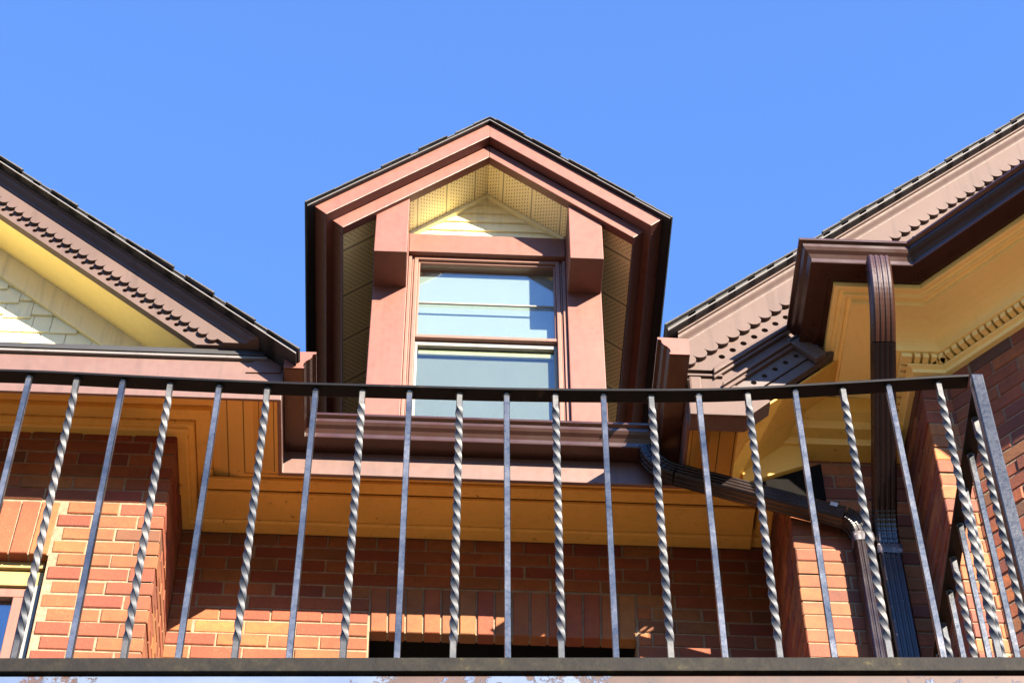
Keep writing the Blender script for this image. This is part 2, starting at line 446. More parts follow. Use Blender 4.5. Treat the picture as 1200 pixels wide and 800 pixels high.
# plain lower storey, hidden by the balcony
mb = MB(); mb.box(-4.4, XL, YL, 11, -H, ZB); mb.box(XL, XR, YC, 11, -H, ZB); mb.box(XR, BX, YL, 11, -H, ZB)
e = (BX2 + s2 * BLEN, BY - s2 * BLEN)
mb.plan([(BX, BY), (BX2, BY), e, (e[0] + .6, e[1]), (e[0] + .6, 11), (BX, 11)], -H, ZB)
mb.build('lower_storey', M['lower'], house)
# solid core so that no light leaks behind the brick skins
for q in ((-4.3, XL - .21, YL + .5, 11), (XR + .21, 4.4, YL + .3, 11), (XL - .2, XL + .7, YC + .3, 10.8), (XL + 2.3, XR + .2, YC + .3, 10.8)):
    mb = MB(); mb.box(*q, ZB, 8.4); mb.build('inner_wall', M['dark'], house)

# --- window of the left wing
w1 = empty('window', (-2.2, YL + .1, H + 6.1), house)
x0, x1 = -4.4 + 1.655, -4.4 + 2.78
mb = MB()
mb.box(x0, x1, YL + .062, YL + .12, 7.45, 7.535); mb.box(x0, x1, YL + .045, YL + .12, 7.54, 7.578)
mb.build('head_trim', M['stone'], w1, .004)
for q in (x1 - .058, x0):
    mb = MB(); mb.box(q, q + .058, YL + .055, YL + .12, 6.0, 7.448); mb.build('side_trim', M['greywood'], w1, .004)
mb = MB(); a, b, t = x0 + .06, x1 - .06, 7.445
mb.box(a, b, YL + .075, YL + .12, t - .05, t); mb.box(a, a + .05, YL + .075, YL + .12, 6.0, t - .05); mb.box(b - .05, b, YL + .075, YL + .12, 6.0, t - .05)
mb.build('frame', M['frame'], w1, .004)
mb = MB(); mb.box(a + .05, b - .05, YL + .10, YL + .104, 6.0, t - .05); mb.build('pane', M['skyglass'], w1)
mb = MB(); mb.box(x0, x1, YL + .35, YL + .4, 6.0, 7.7); mb.build('room', M['dark'], w1)
# --- window under the dormer: only the dark head of its opening shows
w2 = empty('window', (.32, YC + .1, H + 6.1), house); x0, x1 = XL + .86, XL + 2.09
mb = MB(); mb.box(x0, x1, YC + .26, YC + .31, 7.60, 7.704); mb.box(x0, x0 + .06, YC + .26, YC + .31, 6.0, 7.60); mb.box(x1 - .06, x1, YC + .26, YC + .31, 6.0, 7.60)
mb.build('frame', M['gutter'], w2, .004)
mb = MB(); mb.box(x0 + .06, x1 - .06, YC + .285, YC + .29, 6.0, 7.62); mb.build('pane', M['glass'], w2)
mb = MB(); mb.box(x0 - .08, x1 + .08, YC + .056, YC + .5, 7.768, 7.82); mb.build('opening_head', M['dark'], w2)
mb = MB(); mb.box(x0, x1, YC + .4, YC + .45, 6.0, 7.73); mb.build('room', M['dark'], w2)

# --- eaves: fascia, raked soffit boards and bed mouldings carried round the recess
EP = [(-4.9, YF), (FL, YF), (FL, YR), (FR, YR), (FR, 6.63)]
ES = [.41, .48, .55, .47]
cor = empty('eave', (.2, 7.0, H + 8.15), house)
def zz(v): return 8.15 + v
mb = MB(); mb.sweep(EP, [(0, zz(.255)), (0, zz(0)), (.035, zz(0)), (.035, zz(.03)), (.03, zz(.255))], ES, closed=True, caps=True)
mb.build('fascia', M['fascia'], cor, .003)
mb = MB(); mb.sweep(EP, [(.036, zz(.022)), (.30, zz(.225)), (.70, zz(.292))], ES, store=True)
mb.build('soffit', M['boards'], cor)
mb = MB(); mb.sweep(EP, [(.70, zz(.30)), (.695, zz(.268)), (.70, zz(.260)), (.835, zz(.260)), (.845, zz(.268)), (.845, zz(.30))], ES)
mb.build('bed_moulding', M['ochre'], cor)
mb = MB(); mb.sweep(EP, [(.848, zz(.30)), (.848, zz(.252)), (.86, zz(.243)), (.90, zz(.240)), (.905, zz(.228)), (.93, zz(.222)), (1.02, zz(.222))], ES)
mb.build('wall_moulding', M['ochre'], cor)
mb = MB(); mb.box(-1.05, 1.46, 7.245, 7.308, 8.378, 8.397); mb.build('frieze_moulding', M['ochre'], cor, .004)
mb = MB(); mb.box(-1.055, 1.465, 7.312, 7.470, 8.362, 8.38); mb.build('frieze_board', M['ochre'], cor, .003)
mb = MB(); mb.box(-1.06, 1.47, 7.472, 7.549, 8.350, 8.39); mb.build('frieze_bead', M['ochre'], cor, .010)
mb = MB()
mb.box(-4.9, -.76, YF - .022, YF + .02, 8.428, 8.462); mb.build('roof_edge_strip', M['black'], cor, .003)
mb = MB(); mb.box(-4.9, -.75, YF - .016, YF + .03, 8.4105, 8.4255); mb.build('drip_strip', M['drip'], cor, .001)
mb = MB(); mb.prism([(-.835, 8.325), (-.685, 8.33), (-.675, 8.47), (-.78, 8.475)], YF - .006, YF - .001); mb.build('flashing_patch', M['fascia'], cor)
mb = MB(); mb.add([(-4.9, YF + .03, 8.44), (-.68, YF + .03, 8.44), (-1.0, 6.9, 8.6), (-4.9, 6.9, 8.6)], [(0, 1, 2, 3)]); mb.build('skirt_roof', M['shingle'], cor)

# --- gutters
def gutter_prof(z, h=.112, d=.135):
    """K-style gutter: offsets are to the left of the path, so the fascia side is 0 and the lip is negative"""
    p = [(0, h), (0, 0), (.078, 0), (.082, .003), (.081, .010), (.076, .014), (.078, .034), (.088, .052), (.101, .064), (.109, .078), (.111, h - .014), (.125, h - .010), (.125, h + .004), (.113, h + .004), (.104, .085), (.07, .03), (.006, .02), (.006, h)]
    return [(-(a / .125) * d - .002, z + b) for a, b in p]
GP = [(FL, 6.53), (FL, YR), (FR, YR), (FR, 6.385)]
mb = MB(); mb.sweep(GP, gutter_prof(8.293), closed=True)
gut = mb.build('gutter', M['gutter'], house, .0015, label='brown gutter running round the recess below the dormer')
def gutter_cap(parent, path, i, prof, j):
    """flat end plate closing a gutter run"""
    P, Q = Vector(path[i]), Vector(path[j]); d = (Q - P).normalized()
    n = Vector((-d.y, d.x)) if j > i else Vector((d.y, -d.x))
    out = []; mb = MB(); pr = list(prof[:14])
    for t in (-.004, .004):
        out += [(P.x + n.x * o + d.x * t, P.y + n.y * o + d.y * t, z) for o, z in pr]
    m = len(pr); mb.add(out, [tuple(range(m)), tuple(range(2 * m - 1, m - 1, -1))] + [(k, (k + 1) % m, (k + 1) % m + m, k + m) for k in range(m)])
    return mb.build('end_cap', M['clad'], parent)
gutter_cap(gut, GP, 0, gutter_prof(8.293), 1); gutter_cap(gut, GP, 3, gutter_prof(8.293), 2)

# --- gables -------------------------------------------------------------------------
def band(line, xa, xb, v0, v1, clip=None):
    poly = [(xa, line(xa) - v0), (xb, line(xb) - v0), (xb, line(xb) - v1), (xa, line(xa) - v1)]
    if clip is not None: poly = cut(poly, lambda p: p[1] - clip)
    return poly

def roof_slab(parent, line, xe, xr, y0, y1, thick=.03, expo=.135, valley=False):
    """boarded slope with overlapping shingle courses; xe = eave end, xr = ridge end"""
    mb = MB(); bd = MB(); sgn = 1 if xr > xe else -1
    sl = (line(xr) - line(xe)) / abs(xr - xe); L = math.hypot(xr - xe, line(xr) - line(xe)); cx = abs(xr - xe) / L
    nx, nz = -sgn * sl * cx, cx
    s = 0
    while s < L:
        a, b = max(s - .02, -.012), min(s + expo + .05, L)
        if valley: a = s if s else -.012
        xa, xb = xe + sgn * a * cx, xe + sgn * b * cx
        za, zb = line(xe) + (a) * sl * cx, line(xe) + b * sl * cx
        la, lb = .002, .0008; ta, tb = .0085, .004
        p = [(xa + nx * la, za + nz * la), (xb + nx * lb, zb + nz * lb), (xb + nx * (lb + tb), zb + nz * (lb + tb)), (xa + nx * (la + ta), za + nz * (la + ta))]
        yy = min(y1, 7.03 + max(0, za - 8.47)) if valley else y1
        mb.prism(p, y0 - .012 + random.uniform(-.011, .008), yy)
        bd.prism([(xa, za - .0005), (xb, zb - .0005), (xb, zb - thick), (xa, za - thick)] if s else [(xe, line(xe) - .0005), (xb, zb - .0005), (xb, zb - thick), (xe, line(xe) - thick)], y0, yy)
        s += expo
    sh = mb.build('shingles', M['shingle'], parent)
    if not valley: bd = MB(); bd.prism(band(line, xe, xr, .0005, thick), y0, y1)
    bd.build('roof_board', M['black'], parent)
    mb = MB(); mb.prism(band(line, xe, xr, thick * .72, thick * .96), y0 - .006, y0 - .001); mb.build('drip_edge', M['drip'], parent)
    return sh

def scallops(parent, line, xa, xb, v0, v1, step, hole_v, hole_r, y, thick, mat, board, clip=None, edge_v=None):
    """bargeboard of a gable: a plain board pierced with round holes, and a scalloped strip laid on its upper half"""
    sl = (line(xb) - line(xa)) / (xb - xa); cx = 1 / math.hypot(1, sl); dx = step * cx
    # board face in cells, one hole per cell
    mb = MB(); n = int((xb - xa) / dx); hx = []
    x = xa
    while x < xb - 1e-6:
        xe = min(x + dx, xb); xm = (x + xe) / 2; zm = line(xm) - hole_v
        lo = line(xm) - board[1]
        ok = xe - x > dx * .9 and (clip is None or zm - hole_r > clip + .004)
        corners = [(x, line(x) - board[0]), (xe, line(xe) - board[0]), (xe, line(xe) - board[1]), (x, line(x) - board[1])]
        if clip is not None and min(c[1] for c in corners) < clip + .002:
            poly = cut(corners, lambda p: p[1] - clip); mb.prism(poly, y, y + .03); x = xe; continue
        K = 16; circ = []; outer = []
        for k in range(K):
            th = 2 * math.pi * k / K; cxk, czk = math.cos(th), math.sin(th)
            circ.append((xm + hole_r * cxk, zm + hole_r * czk))
            # ray from the hole centre to the cell outline
            best = None
            for q in range(4):
                A, B = corners[q], corners[(q + 1) % 4]
                ex, ez = B[0] - A[0], B[1] - A[1]; den = cxk * ez - czk * ex
                if abs(den) < 1e-9: continue
                t = ((A[0] - xm) * ez - (A[1] - zm) * ex) / den; w = ((A[0] - xm) * czk - (A[1] - zm) * cxk) / den
                if t > 0 and -1e-6 <= w <= 1 + 1e-6 and (best is None or t < best): best = t
            outer.append((xm + best * cxk, zm + best * czk))
        vs = [(a, y, b) for a, b in outer] + [(a, y, b) for a, b in circ] + [(a, y + .022, b) for a, b in circ]
        fs = [(k, (k + 1) % K, K + (k + 1) % K, K + k) for k in range(K)] + [(K + k, K + (k + 1) % K, 2 * K + (k + 1) % K, 2 * K + k) for k in range(K)] + [tuple(range(2 * K, 3 * K))]
        # corner triangles
        for q in range(4):
            A = corners[q]; ang = math.atan2(A[1] - zm, A[0] - xm) % (2 * math.pi); k = int(ang / (2 * math.pi / K)) % K
            vs.append((A[0], y, A[1])); fs.append((k, len(vs) - 1, (k + 1) % K))
        mb.add(vs, fs); x = xe
    back = band(line, xa, xb, board[0], board[1], clip)
    mb.prism(back, y + .023, y + .034)
    under = cut([(xa, line(xa) - board[1]), (xb, line(xb) - board[1]), (xb, line(xb) - board[1] - .0008), (xa, line(xa) - board[1] - .0008)], lambda p: p[1] - (clip if clip is not None else -99))
    if len(under) > 2: mb.prism(under, y, y + .034)
    bo = mb.build('bargeboard', mat, parent)
    # scalloped strip: a straight band with a half-round drop under every step
    mb = MB(); x = xa; sa = step * .5
    vm = v1 - sa * 1.05 / cx
    if thick > .005:
        mb.prism(band(line, xa, xb, v0, vm, clip), y - thick, y - .0004)
        while x + dx <= xb + 1e-6:
            xm = x + dx / 2; zc = line(xm) - vm; r = sa * .975
            arc = [(xm + (math.cos(t) * cx + math.sin(t) * 1.08 * sl * cx) * r, zc + (math.cos(t) * sl * cx - math.sin(t) * 1.08 * cx) * r) for t in [math.pi * k / 14 for k in range(15)]]
            if clip is None or min(p[1] for p in arc) > clip: mb.prism(arc, y - thick - .0003, y - .0004)
            x += dx
        mb.build('scallop_trim', mat, bo)
    return bo

def ogee(mb, line, xa, xb, v0, v1, clip=None, n=14):
    """crown moulding along a rake: small fillet, cove and swelling curve, back to the board"""
    pr = [(v0, 6.60), (v0, 6.500), (v0 + .011, 6.500), (v0 + .0112, 6.509)]
    for i in range(n + 1):
        t = i / n; pr.append((v0 + .012 + (v1 - v0 - .022) * t, 6.510 + .028 * (t - .17 * math.sin(2 * math.pi * t))))
    pr += [(v1 - .0095, 6.534), (v1, 6.534), (v1, 6.60)]
    sl = (line(xb) - line(xa)) / (xb - xa); b = len(mb.v); m = len(pr)
    for e in (0, 1):
        for v, y in pr:
            x = xb if e else xa
            if clip is not None and line(x) - v < clip: x = xa + (clip + v - line(xa)) / sl
            mb.v.append((x, y, line(x) - v))
    for i in range(m): mb.f.append((b + i, b + (i + 1) % m, b + m + (i + 1) % m, b + m + i))
    mb.f.append(tuple(b + i for i in range(m))); mb.f.append(tuple(b + m + i for i in reversed(range(m))))

# left gable
zl = lambda x: 9.728 - .937 * (x + 2.1)
gl = empty('gable', (-2.7, 6.8, H + 8.45), house); gl['label'] = 'left gable with scalloped bargeboard and cream shingles'
AX = -2.72
zlm = lambda x: zl(2 * AX - x)
CL = 8.468
for line, xa, xb in ((zl, AX, -.615), (zlm, 2 * AX + .615, AX)):
    right = line is zl
    xe, xr = (xb, xa) if right else (xa, xb)
    roof_slab(gl, line, xe, xr, 6.465, 10.4, valley=True)
    mb = MB()
    ogee(mb, line, xa, xb, .031, .104, CL)
    mb.build('crown_moulding', M['taupe'], gl)
    if right: scallops(gl, line, xa, xb, .106, .218, .0585, .243, .0128, 6.552, .016, M['taupe'], (.105, .287), CL)
    else:
        mb = MB(); mb.prism(band(line, xa, xb, .105, .287, CL), 6.552, 6.585); mb.build('bargeboard', M['taupe'], gl)
    mb = MB(); mb.prism(band(line, xa, xb, .225, .236, 8.47), 6.587, 6.665); mb.prism(band(line, xa, xb, .222, .231, 8.47), 6.668, 6.86); mb.build('soffit', M['butter'], gl)
    mb = MB(); mb.prism(band(line, xa, xb, .228, .41, 8.47), 6.815, 6.85); mb.build('frieze_board', M['cream'], gl, .003)
mb = MB()
row = 0; z = 8.475
while z < 10.3:
    x = AX - 1.8 + random.uniform(0, .05)
    while x < -1.0:
        w = random.choice((.085, .1, .115, .125)); drop = random.choice((0, 0, .022, .026)) if row % 1 == 0 else 0
        if z + .05 < zl(max(x, AX)) - .36 and z + .05 < zlm(min(x, AX)) - .36:
            yb = 6.852; t = .012; g = .0015
            zb_ = z - drop
            mb.add([(x + g, yb - .020, zb_), (x + w - g, yb - .020, zb_), (x + w - g, yb, zb_), (x + g, yb, zb_),
                    (x + g, yb - .006, z + .14), (x + w - g, yb - .006, z + .14), (x + w - g, yb + .004, z + .14), (x + g, yb + .004, z + .14)],
                   [(0, 1, 5, 4), (3, 2, 1, 0), (4, 5, 6, 7), (0, 4, 7, 3), (1, 2, 6, 5), (2, 3, 7, 6)])
        x += w
    z += .108; row += 1
mb.build('wall_shingles', M['pale'], gl)
mb = MB(); mb.prism([(2 * AX + 1.05, 8.47), (-1.05, 8.47), (-1.05, zl(-1.05) - .2), (AX, zl(AX) - .25), (2 * AX + 1.05, zl(-1.05) - .2)], 6.865, 6.95); mb.build('gable_wall', M['cream'], gl)

# right gable: wider bargeboard built up of several boards, with a carved foot
zr = lambda x: 8.624 + .985 * (x - 1.035)
gr = empty('gable', (2.4, 6.8, H + 8.2), house); gr['label'] = 'right gable with scalloped bargeboard above the bay'
RX = 3.7
roof_slab(gr, zr, 1.005, RX, 6.465, 10.4, valley=True)
zrm = lambda x: zr(2 * RX - x)
roof_slab(gr, zrm, 2 * RX - 1.0, RX, 6.465, 10.4)
mb = MB()
ogee(mb, zr, 1.055, RX, .031, .112)
mb.build('crown_moulding', M['taupe'], gr)
bb = scallops(gr, zr, 1.065, RX, .114, .275, .073, .325, .0150, 6.552, .020, M['taupe'], (.113, .372), 8.408)
mb = MB(); mb.prism(band(zr, 1.20, RX, .372, .392), 6.538, 6.6); mb.prism(band(zr, 1.20, RX, .3925, .425), 6.528, 6.6); mb.prism(band(zr, 1.20, RX, .4255, .446), 6.540, 6.6)
mb.build('rail_moulding', M['taupe'], gr, .005)
mb = MB(); mb.prism(band(zr, 1.19, RX, .447, .51), 6.560, 6.6); mb.build('frieze_board', M['taupe'], gr)
mb = MB(); mb.prism(band(zr, 1.235, RX, .511, .534), 6.535, 6.6); mb.prism(band(zr, 1.235, RX, .5345, .560), 6.548, 6.6); mb.build('lower_moulding', M['taupe'], gr, .004)
lb = scallops(gr, zr, 1.30, 2.1, .561, .562, .072, .612, .0135, 6.566, .001, M['weathered'], (.561, .672))
mb = MB(); mb.prism(band(zr, 1.31, 2.0, .682, .745), 6.572, 6.61); mb.build('lower_board', M['weathered'], gr)
mb = MB(); mb.prism(band(zr, 1.31, 2.1, .673, .682), 6.59, 6.61); mb.build('groove_backing', M['black'], gr)
# block nailed across the lower boards
mb = MB(); xq = 1.545; ux, uz = .712, .702
q = [(xq, zr(xq) - .50), (xq + .05, zr(xq + .05) - .50), (xq + .05 + .12, zr(xq + .05) - .50 - .13), (xq + .12, zr(xq) - .50 - .13)]
mb.prism(q, 6.535, 6.566); mb.build('cross_block', M['weathered'], gr, .004)
# carved foot
mb = MB(); mb.prism([(1.085, 8.095), (1.325, 8.095), (1.44, 8.215), (1.235, 8.355), (1.085, 8.355)], 6.556, 6.64); ft = mb.build('foot_block', M['taupe'], gr, .004)
mb = MB(); mb.prism([(1.08, 8.088), (1.33, 8.088), (1.33, 8.175), (1.08, 8.175)], 6.54, 6.552); mb.build('foot_band', M['taupe'], ft, .004)
mb = MB(); mb.prism([(1.088, 8.23), (1.145, 8.23), (1.145, 8.345), (1.088, 8.345)], 6.535, 6.5555); mb.build('foot_scroll', M['taupe'], ft, .012)
mb = MB(); mb.box(1.075, 1.24, 6.543, 6.60, 8.358, 8.372); mb.build('foot_cap', M['taupe'], ft, .003)
mb = MB(); mb.prism([(1.08, 8.36), (1.30, 8.36), (1.30, 8.50), (1.08, 8.47)], 6.60, 6.64); mb.build('foot_backing', M['black'], ft)
# soffit and cornice return behind the right bargeboard
mb = MB(); mb.prism(band(zr, 1.30, 2.1, .755, .768), 6.612, 7.02); mb.build('soffit', M['ochre'], gr)
mb = MB(); mb.sweep([(1.50, 6.90), (2.08, 6.90)], [(-.10, 8.56), (-.10, 8.46), (-.06, 8.44), (-.05, 8.40), (.0, 8.39), (.01, 8.36), (.10, 8.35)], caps=False); mb.build('cornice_return', M['ochre'], gr)
mb = MB(); mb.prism([(1.35, 8.095), (1.64, 8.235), (1.64, 8.42), (1.35, 8.42)], 6.925, 6.995); mb.build('return_box', M['ochre'], gr, .004)
mb = MB(); mb.prism([(1.37, 8.03), (1.71, 8.03), (1.71, 8.27), (1.64, 8.232), (1.37, 8.10)], 6.945, 6.99); mb.build('shade_board', M['dark'], gr, .003)  # added dark board: blocks a sun patch and stands for a shaded hollow
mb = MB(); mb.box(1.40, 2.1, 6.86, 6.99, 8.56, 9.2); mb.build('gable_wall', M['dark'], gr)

# --- main roof between the gables
mb = MB(); mb.add([(-.64, 7.04, 8.46), (1.05, 7.04, 8.46), (1.05, 10.6, 12.02), (-.64, 10.6, 12.02), (-.64, 7.07, 8.44), (1.05, 7.07, 8.44), (1.05, 10.63, 12.0), (-.64, 10.63, 12.0)],
                  [(0, 1, 2, 3), (4, 7, 6, 5), (0, 4, 5, 1), (3, 2, 6, 7), (0, 3, 7, 4), (1, 5, 6, 2)]); mb.build('main_roof', M['shingle'], house)

# --- projecting bay: cornice, gutter
BP = [(BX, 7.02), (BX, BY), (BX2, BY), (BX2 + s2 * BLEN, BY - s2 * BLEN)]   # outward is to the right of this path
bay = empty('bay_cornice', (2.6, 6.2, H + 8.42), house); bay['label'] = 'ochre bay cornice with a row of dentils'
def bs(prof, name, mat, bevel=0, **kw):
    mb = MB(); mb.sweep(BP, [(-o, z) for o, z in prof], [1.15, 1, 1], **kw); return mb.build(name, mat, bay, bevel)
bs([(-.05, 8.415), (.022, 8.415), (.022, 8.436), (.034, 8.440), (.042, 8.443), (.042, 8.452), (.020, 8.4525), (.020, 8.484), (-.05, 8.484)], 'bed_moulding', M['butter'], .002, closed=True)
bs([(-.05, 8.485), (.086, 8.485), (.086, 8.512), (.088, 8.520), (.094, 8.532), (.108, 8.544), (.130, 8.554), (.16, 8.561), (.20, 8.565), (.272, 8.567)], 'cove', M['butter'])
bs([(.255, 8.5675), (.272, 8.5675), (.272, 8.590), (.285, 8.592), (.290, 8.586), (.303, 8.586), (.305, 8.600), (.318, 8.602), (.322, 8.597), (.340, 8.597), (.342, 8.625), (.255, 8.625)], 'crown_moulding', M['butter'], .0015, closed=True)
bs([(.16, 8.6255), (.362, 8.6255), (.362, 8.730), (.16, 8.730)], 'fascia', M['gutter'], closed=True)
mb = MB()
def dentil_run(P, Q, n, s0, s1, pitch=.037, w=.0245):
    d = (Vector(Q) - Vector(P)).normalized(); n = Vector(n); s = s0 + .001
    while s + w < s1:
        a = Vector(P) + d * s + n * .0205; b = a + d * w
        mb.plan([tuple(a), tuple(b), tuple(b + n * .056), tuple(a + n * .056)], 8.4545, 8.4825); s += pitch
k0 = .0455
dentil_run((BX, BY), (BX, 7.0), (-1, 0), -.022, .45)
dentil_run((BX, BY), (BX2, BY), (0, -1), -.019, .125)
dentil_run((BX2, BY), (BX2 + s2 * 2, BY - s2 * 2), (-s2, -s2), -.018, 2.2)
mb.plan([(BX - .076, BY - .076), (BX - .03, BY - .076), (BX - .03, BY - .03), (BX - .076, BY - .03)], 8.4545, 8.4825)
mb.build('dentils', M['butter'], bay, .0015)
gb = MB(); gb.sweep([(BX - .417, 6.545), (BX - .417, BY - .362), (BX2 - .362 * .4142, BY - .362), (BX2 + s2 * BLEN - s2 * .362, BY - s2 * BLEN - s2 * .362)], [(o, z) for o, z in gutter_prof(8.612)], closed=True)
# path runs with the bay on its left-hand side, so the lip (negative offset) lies outward
g2 = gb.build('gutter', M['gutter'], house, .0015, label='brown gutter bent round the eave of the bay')
mb = MB(); mb.plan([(BX - .41, 6.62), (BX - .41, BY - .36), (BX2 - .36 * .4142, BY - .36), (BX2 + s2 * BLEN - s2 * .36, BY - s2 * BLEN - s2 * .36), (4.6, 4.7), (4.6, 6.62)], 8.735, 8.76); mb.build('bay_roof', M['shingle'], house)

# --- downspouts
def ribbed(w, d, k=1.0):
    """corrugated rectangular pipe section"""
    pts = []; N = 4; hw, hd = w / 2 * k, d / 2 * k; e = .0035
    for i in range(N):
        for f, q in ((.1, 0), (.3, e), (.7, e), (.9, 0)): pts.append((-hw + 2 * hw * (i + f) / N, hd + q))
    for i in range(3):
        for f, q in ((.1, 0), (.3, e), (.7, e), (.9, 0)): pts.append((hw + q, hd - 2 * hd * (i + f) / 3))
    for i in range(N):
        for f, q in ((.1, 0), (.3, e), (.7, e), (.9, 0)): pts.append((hw - 2 * hw * (i + f) / N, -hd - q))
    for i in range(3):
        for f, q in ((.1, 0), (.3, e), (.7, e), (.9, 0)): pts.append((-hw - q, -hd + 2 * hd * (i + f) / 3))
    return pts
def bend(a, b, c, n=9):
    a, b, c = Vector(a), Vector(b), Vector(c); return [a.lerp(b, t).lerp(b.lerp(c, t), t) for t in [i / n for i in range(n + 1)]]
def crimp(pts, ref, w, d):
    mb = MB()
    dense = []
    for p, q in zip(pts, pts[1:]):
        for k in range(4): dense.append(p.lerp(q, k / 4))
    dense.append(pts[-1])
    mb.tube(dense, lambda i: ribbed(w, d, 1.02 if i % 4 < 2 else .985), ref); return mb
PW, PD = .092, .072
d1 = empty('downspout', (1.93, 6.9, H + 5.6), house); d1['label'] = 'downspout dropping from the bay gutter'
A, B, D = Vector((1.885, 6.085, 8.61)), Vector((1.885, 6.085, 8.40)), Vector((1.893, 6.26, 8.275))
E_, F_, G_ = Vector((1.935, 6.86, 7.90)), Vector((1.94, 6.95, 7.84)), Vector((1.94, 6.95, 7.68))
mb = MB(); mb.tube(bend(A, B, D, 16), ribbed(PW, PD), (0, -1, 0)); mb.build('elbow', M['gutter'], d1)
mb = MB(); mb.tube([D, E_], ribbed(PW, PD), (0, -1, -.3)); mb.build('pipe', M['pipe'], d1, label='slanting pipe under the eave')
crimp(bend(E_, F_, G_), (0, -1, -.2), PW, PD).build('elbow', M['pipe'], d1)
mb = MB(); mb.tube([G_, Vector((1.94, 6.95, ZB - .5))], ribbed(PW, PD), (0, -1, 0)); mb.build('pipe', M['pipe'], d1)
d2 = empty('downspout', (1.84, 6.9, H + 5.6), house); d2['label'] = 'downspout slanting across the wall from the recess gutter'
A2, B2, D2 = Vector((.935, 6.93, 8.295)), Vector((.95, 6.92, 8.175)), Vector((1.055, 6.915, 8.125))
E2, F2, G2 = Vector((1.765, 6.925, 7.885)), Vector((1.838, 6.945, 7.86)), Vector((1.838, 6.95, 7.76))
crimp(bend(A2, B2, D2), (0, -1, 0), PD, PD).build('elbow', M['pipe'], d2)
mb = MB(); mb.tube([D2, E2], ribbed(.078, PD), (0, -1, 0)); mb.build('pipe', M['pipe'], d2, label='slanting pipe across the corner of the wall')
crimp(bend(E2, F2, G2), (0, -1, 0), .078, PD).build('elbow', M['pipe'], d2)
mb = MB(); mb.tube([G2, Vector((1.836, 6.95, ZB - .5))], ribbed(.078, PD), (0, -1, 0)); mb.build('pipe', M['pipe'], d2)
for dn, gx, gy, gz in ((d1, 1.94, 6.95, 7.685), (d2, 1.838, 6.95, 7.762)):
    mb = MB(); jr = random.Random(gz); n = 28; rows = 5
    for r_ in range(rows):
        for q in range(n):
            th = 2 * math.pi * q / n; cx_, cy_ = math.cos(th), math.sin(th); mx = max(abs(cx_) / (PW * .56 if dn is d1 else .0437), abs(cy_) / (PD * .58))
            rr = 1 / mx * (1 + jr.uniform(0, .10)) if 0 < r_ < rows - 1 else 1 / mx * .97
            mb.v.append((gx + cx_ * rr, gy + cy_ * rr, gz - .028 + .014 * r_ + jr.uniform(-.003, .003)))
    for r_ in range(rows - 1):
        for q in range(n): mb.f.append((r_ * n + q, r_ * n + (q + 1) % n, r_ * n + n + (q + 1) % n, r_ * n + n + q))
    mb.build('sealed_joint', M['caulk'], dn, smooth=True)
t = (E2 - D2).normalized(); c = D2.lerp(E2, .93); up = Vector((-t.z, 0, t.x)) * 1
mb = MB(); sx = t * .016; yv = -PD / 2 - .0045
for q in (0,):
    a_, b_ = c + up * .014, c + up * .038
    mb.add([tuple(p + Vector((0, yv + k, 0))) for k in (-.001, .0005) for p in (a_ - sx, a_ + sx, b_ + sx, b_ - sx)], [(0, 1, 2, 3), (7, 6, 5, 4), (0, 4, 5, 1), (1, 5, 6, 2), (2, 6, 7, 3), (3, 7, 4, 0)])
mb.build('sticker', M['sticker'], d2)

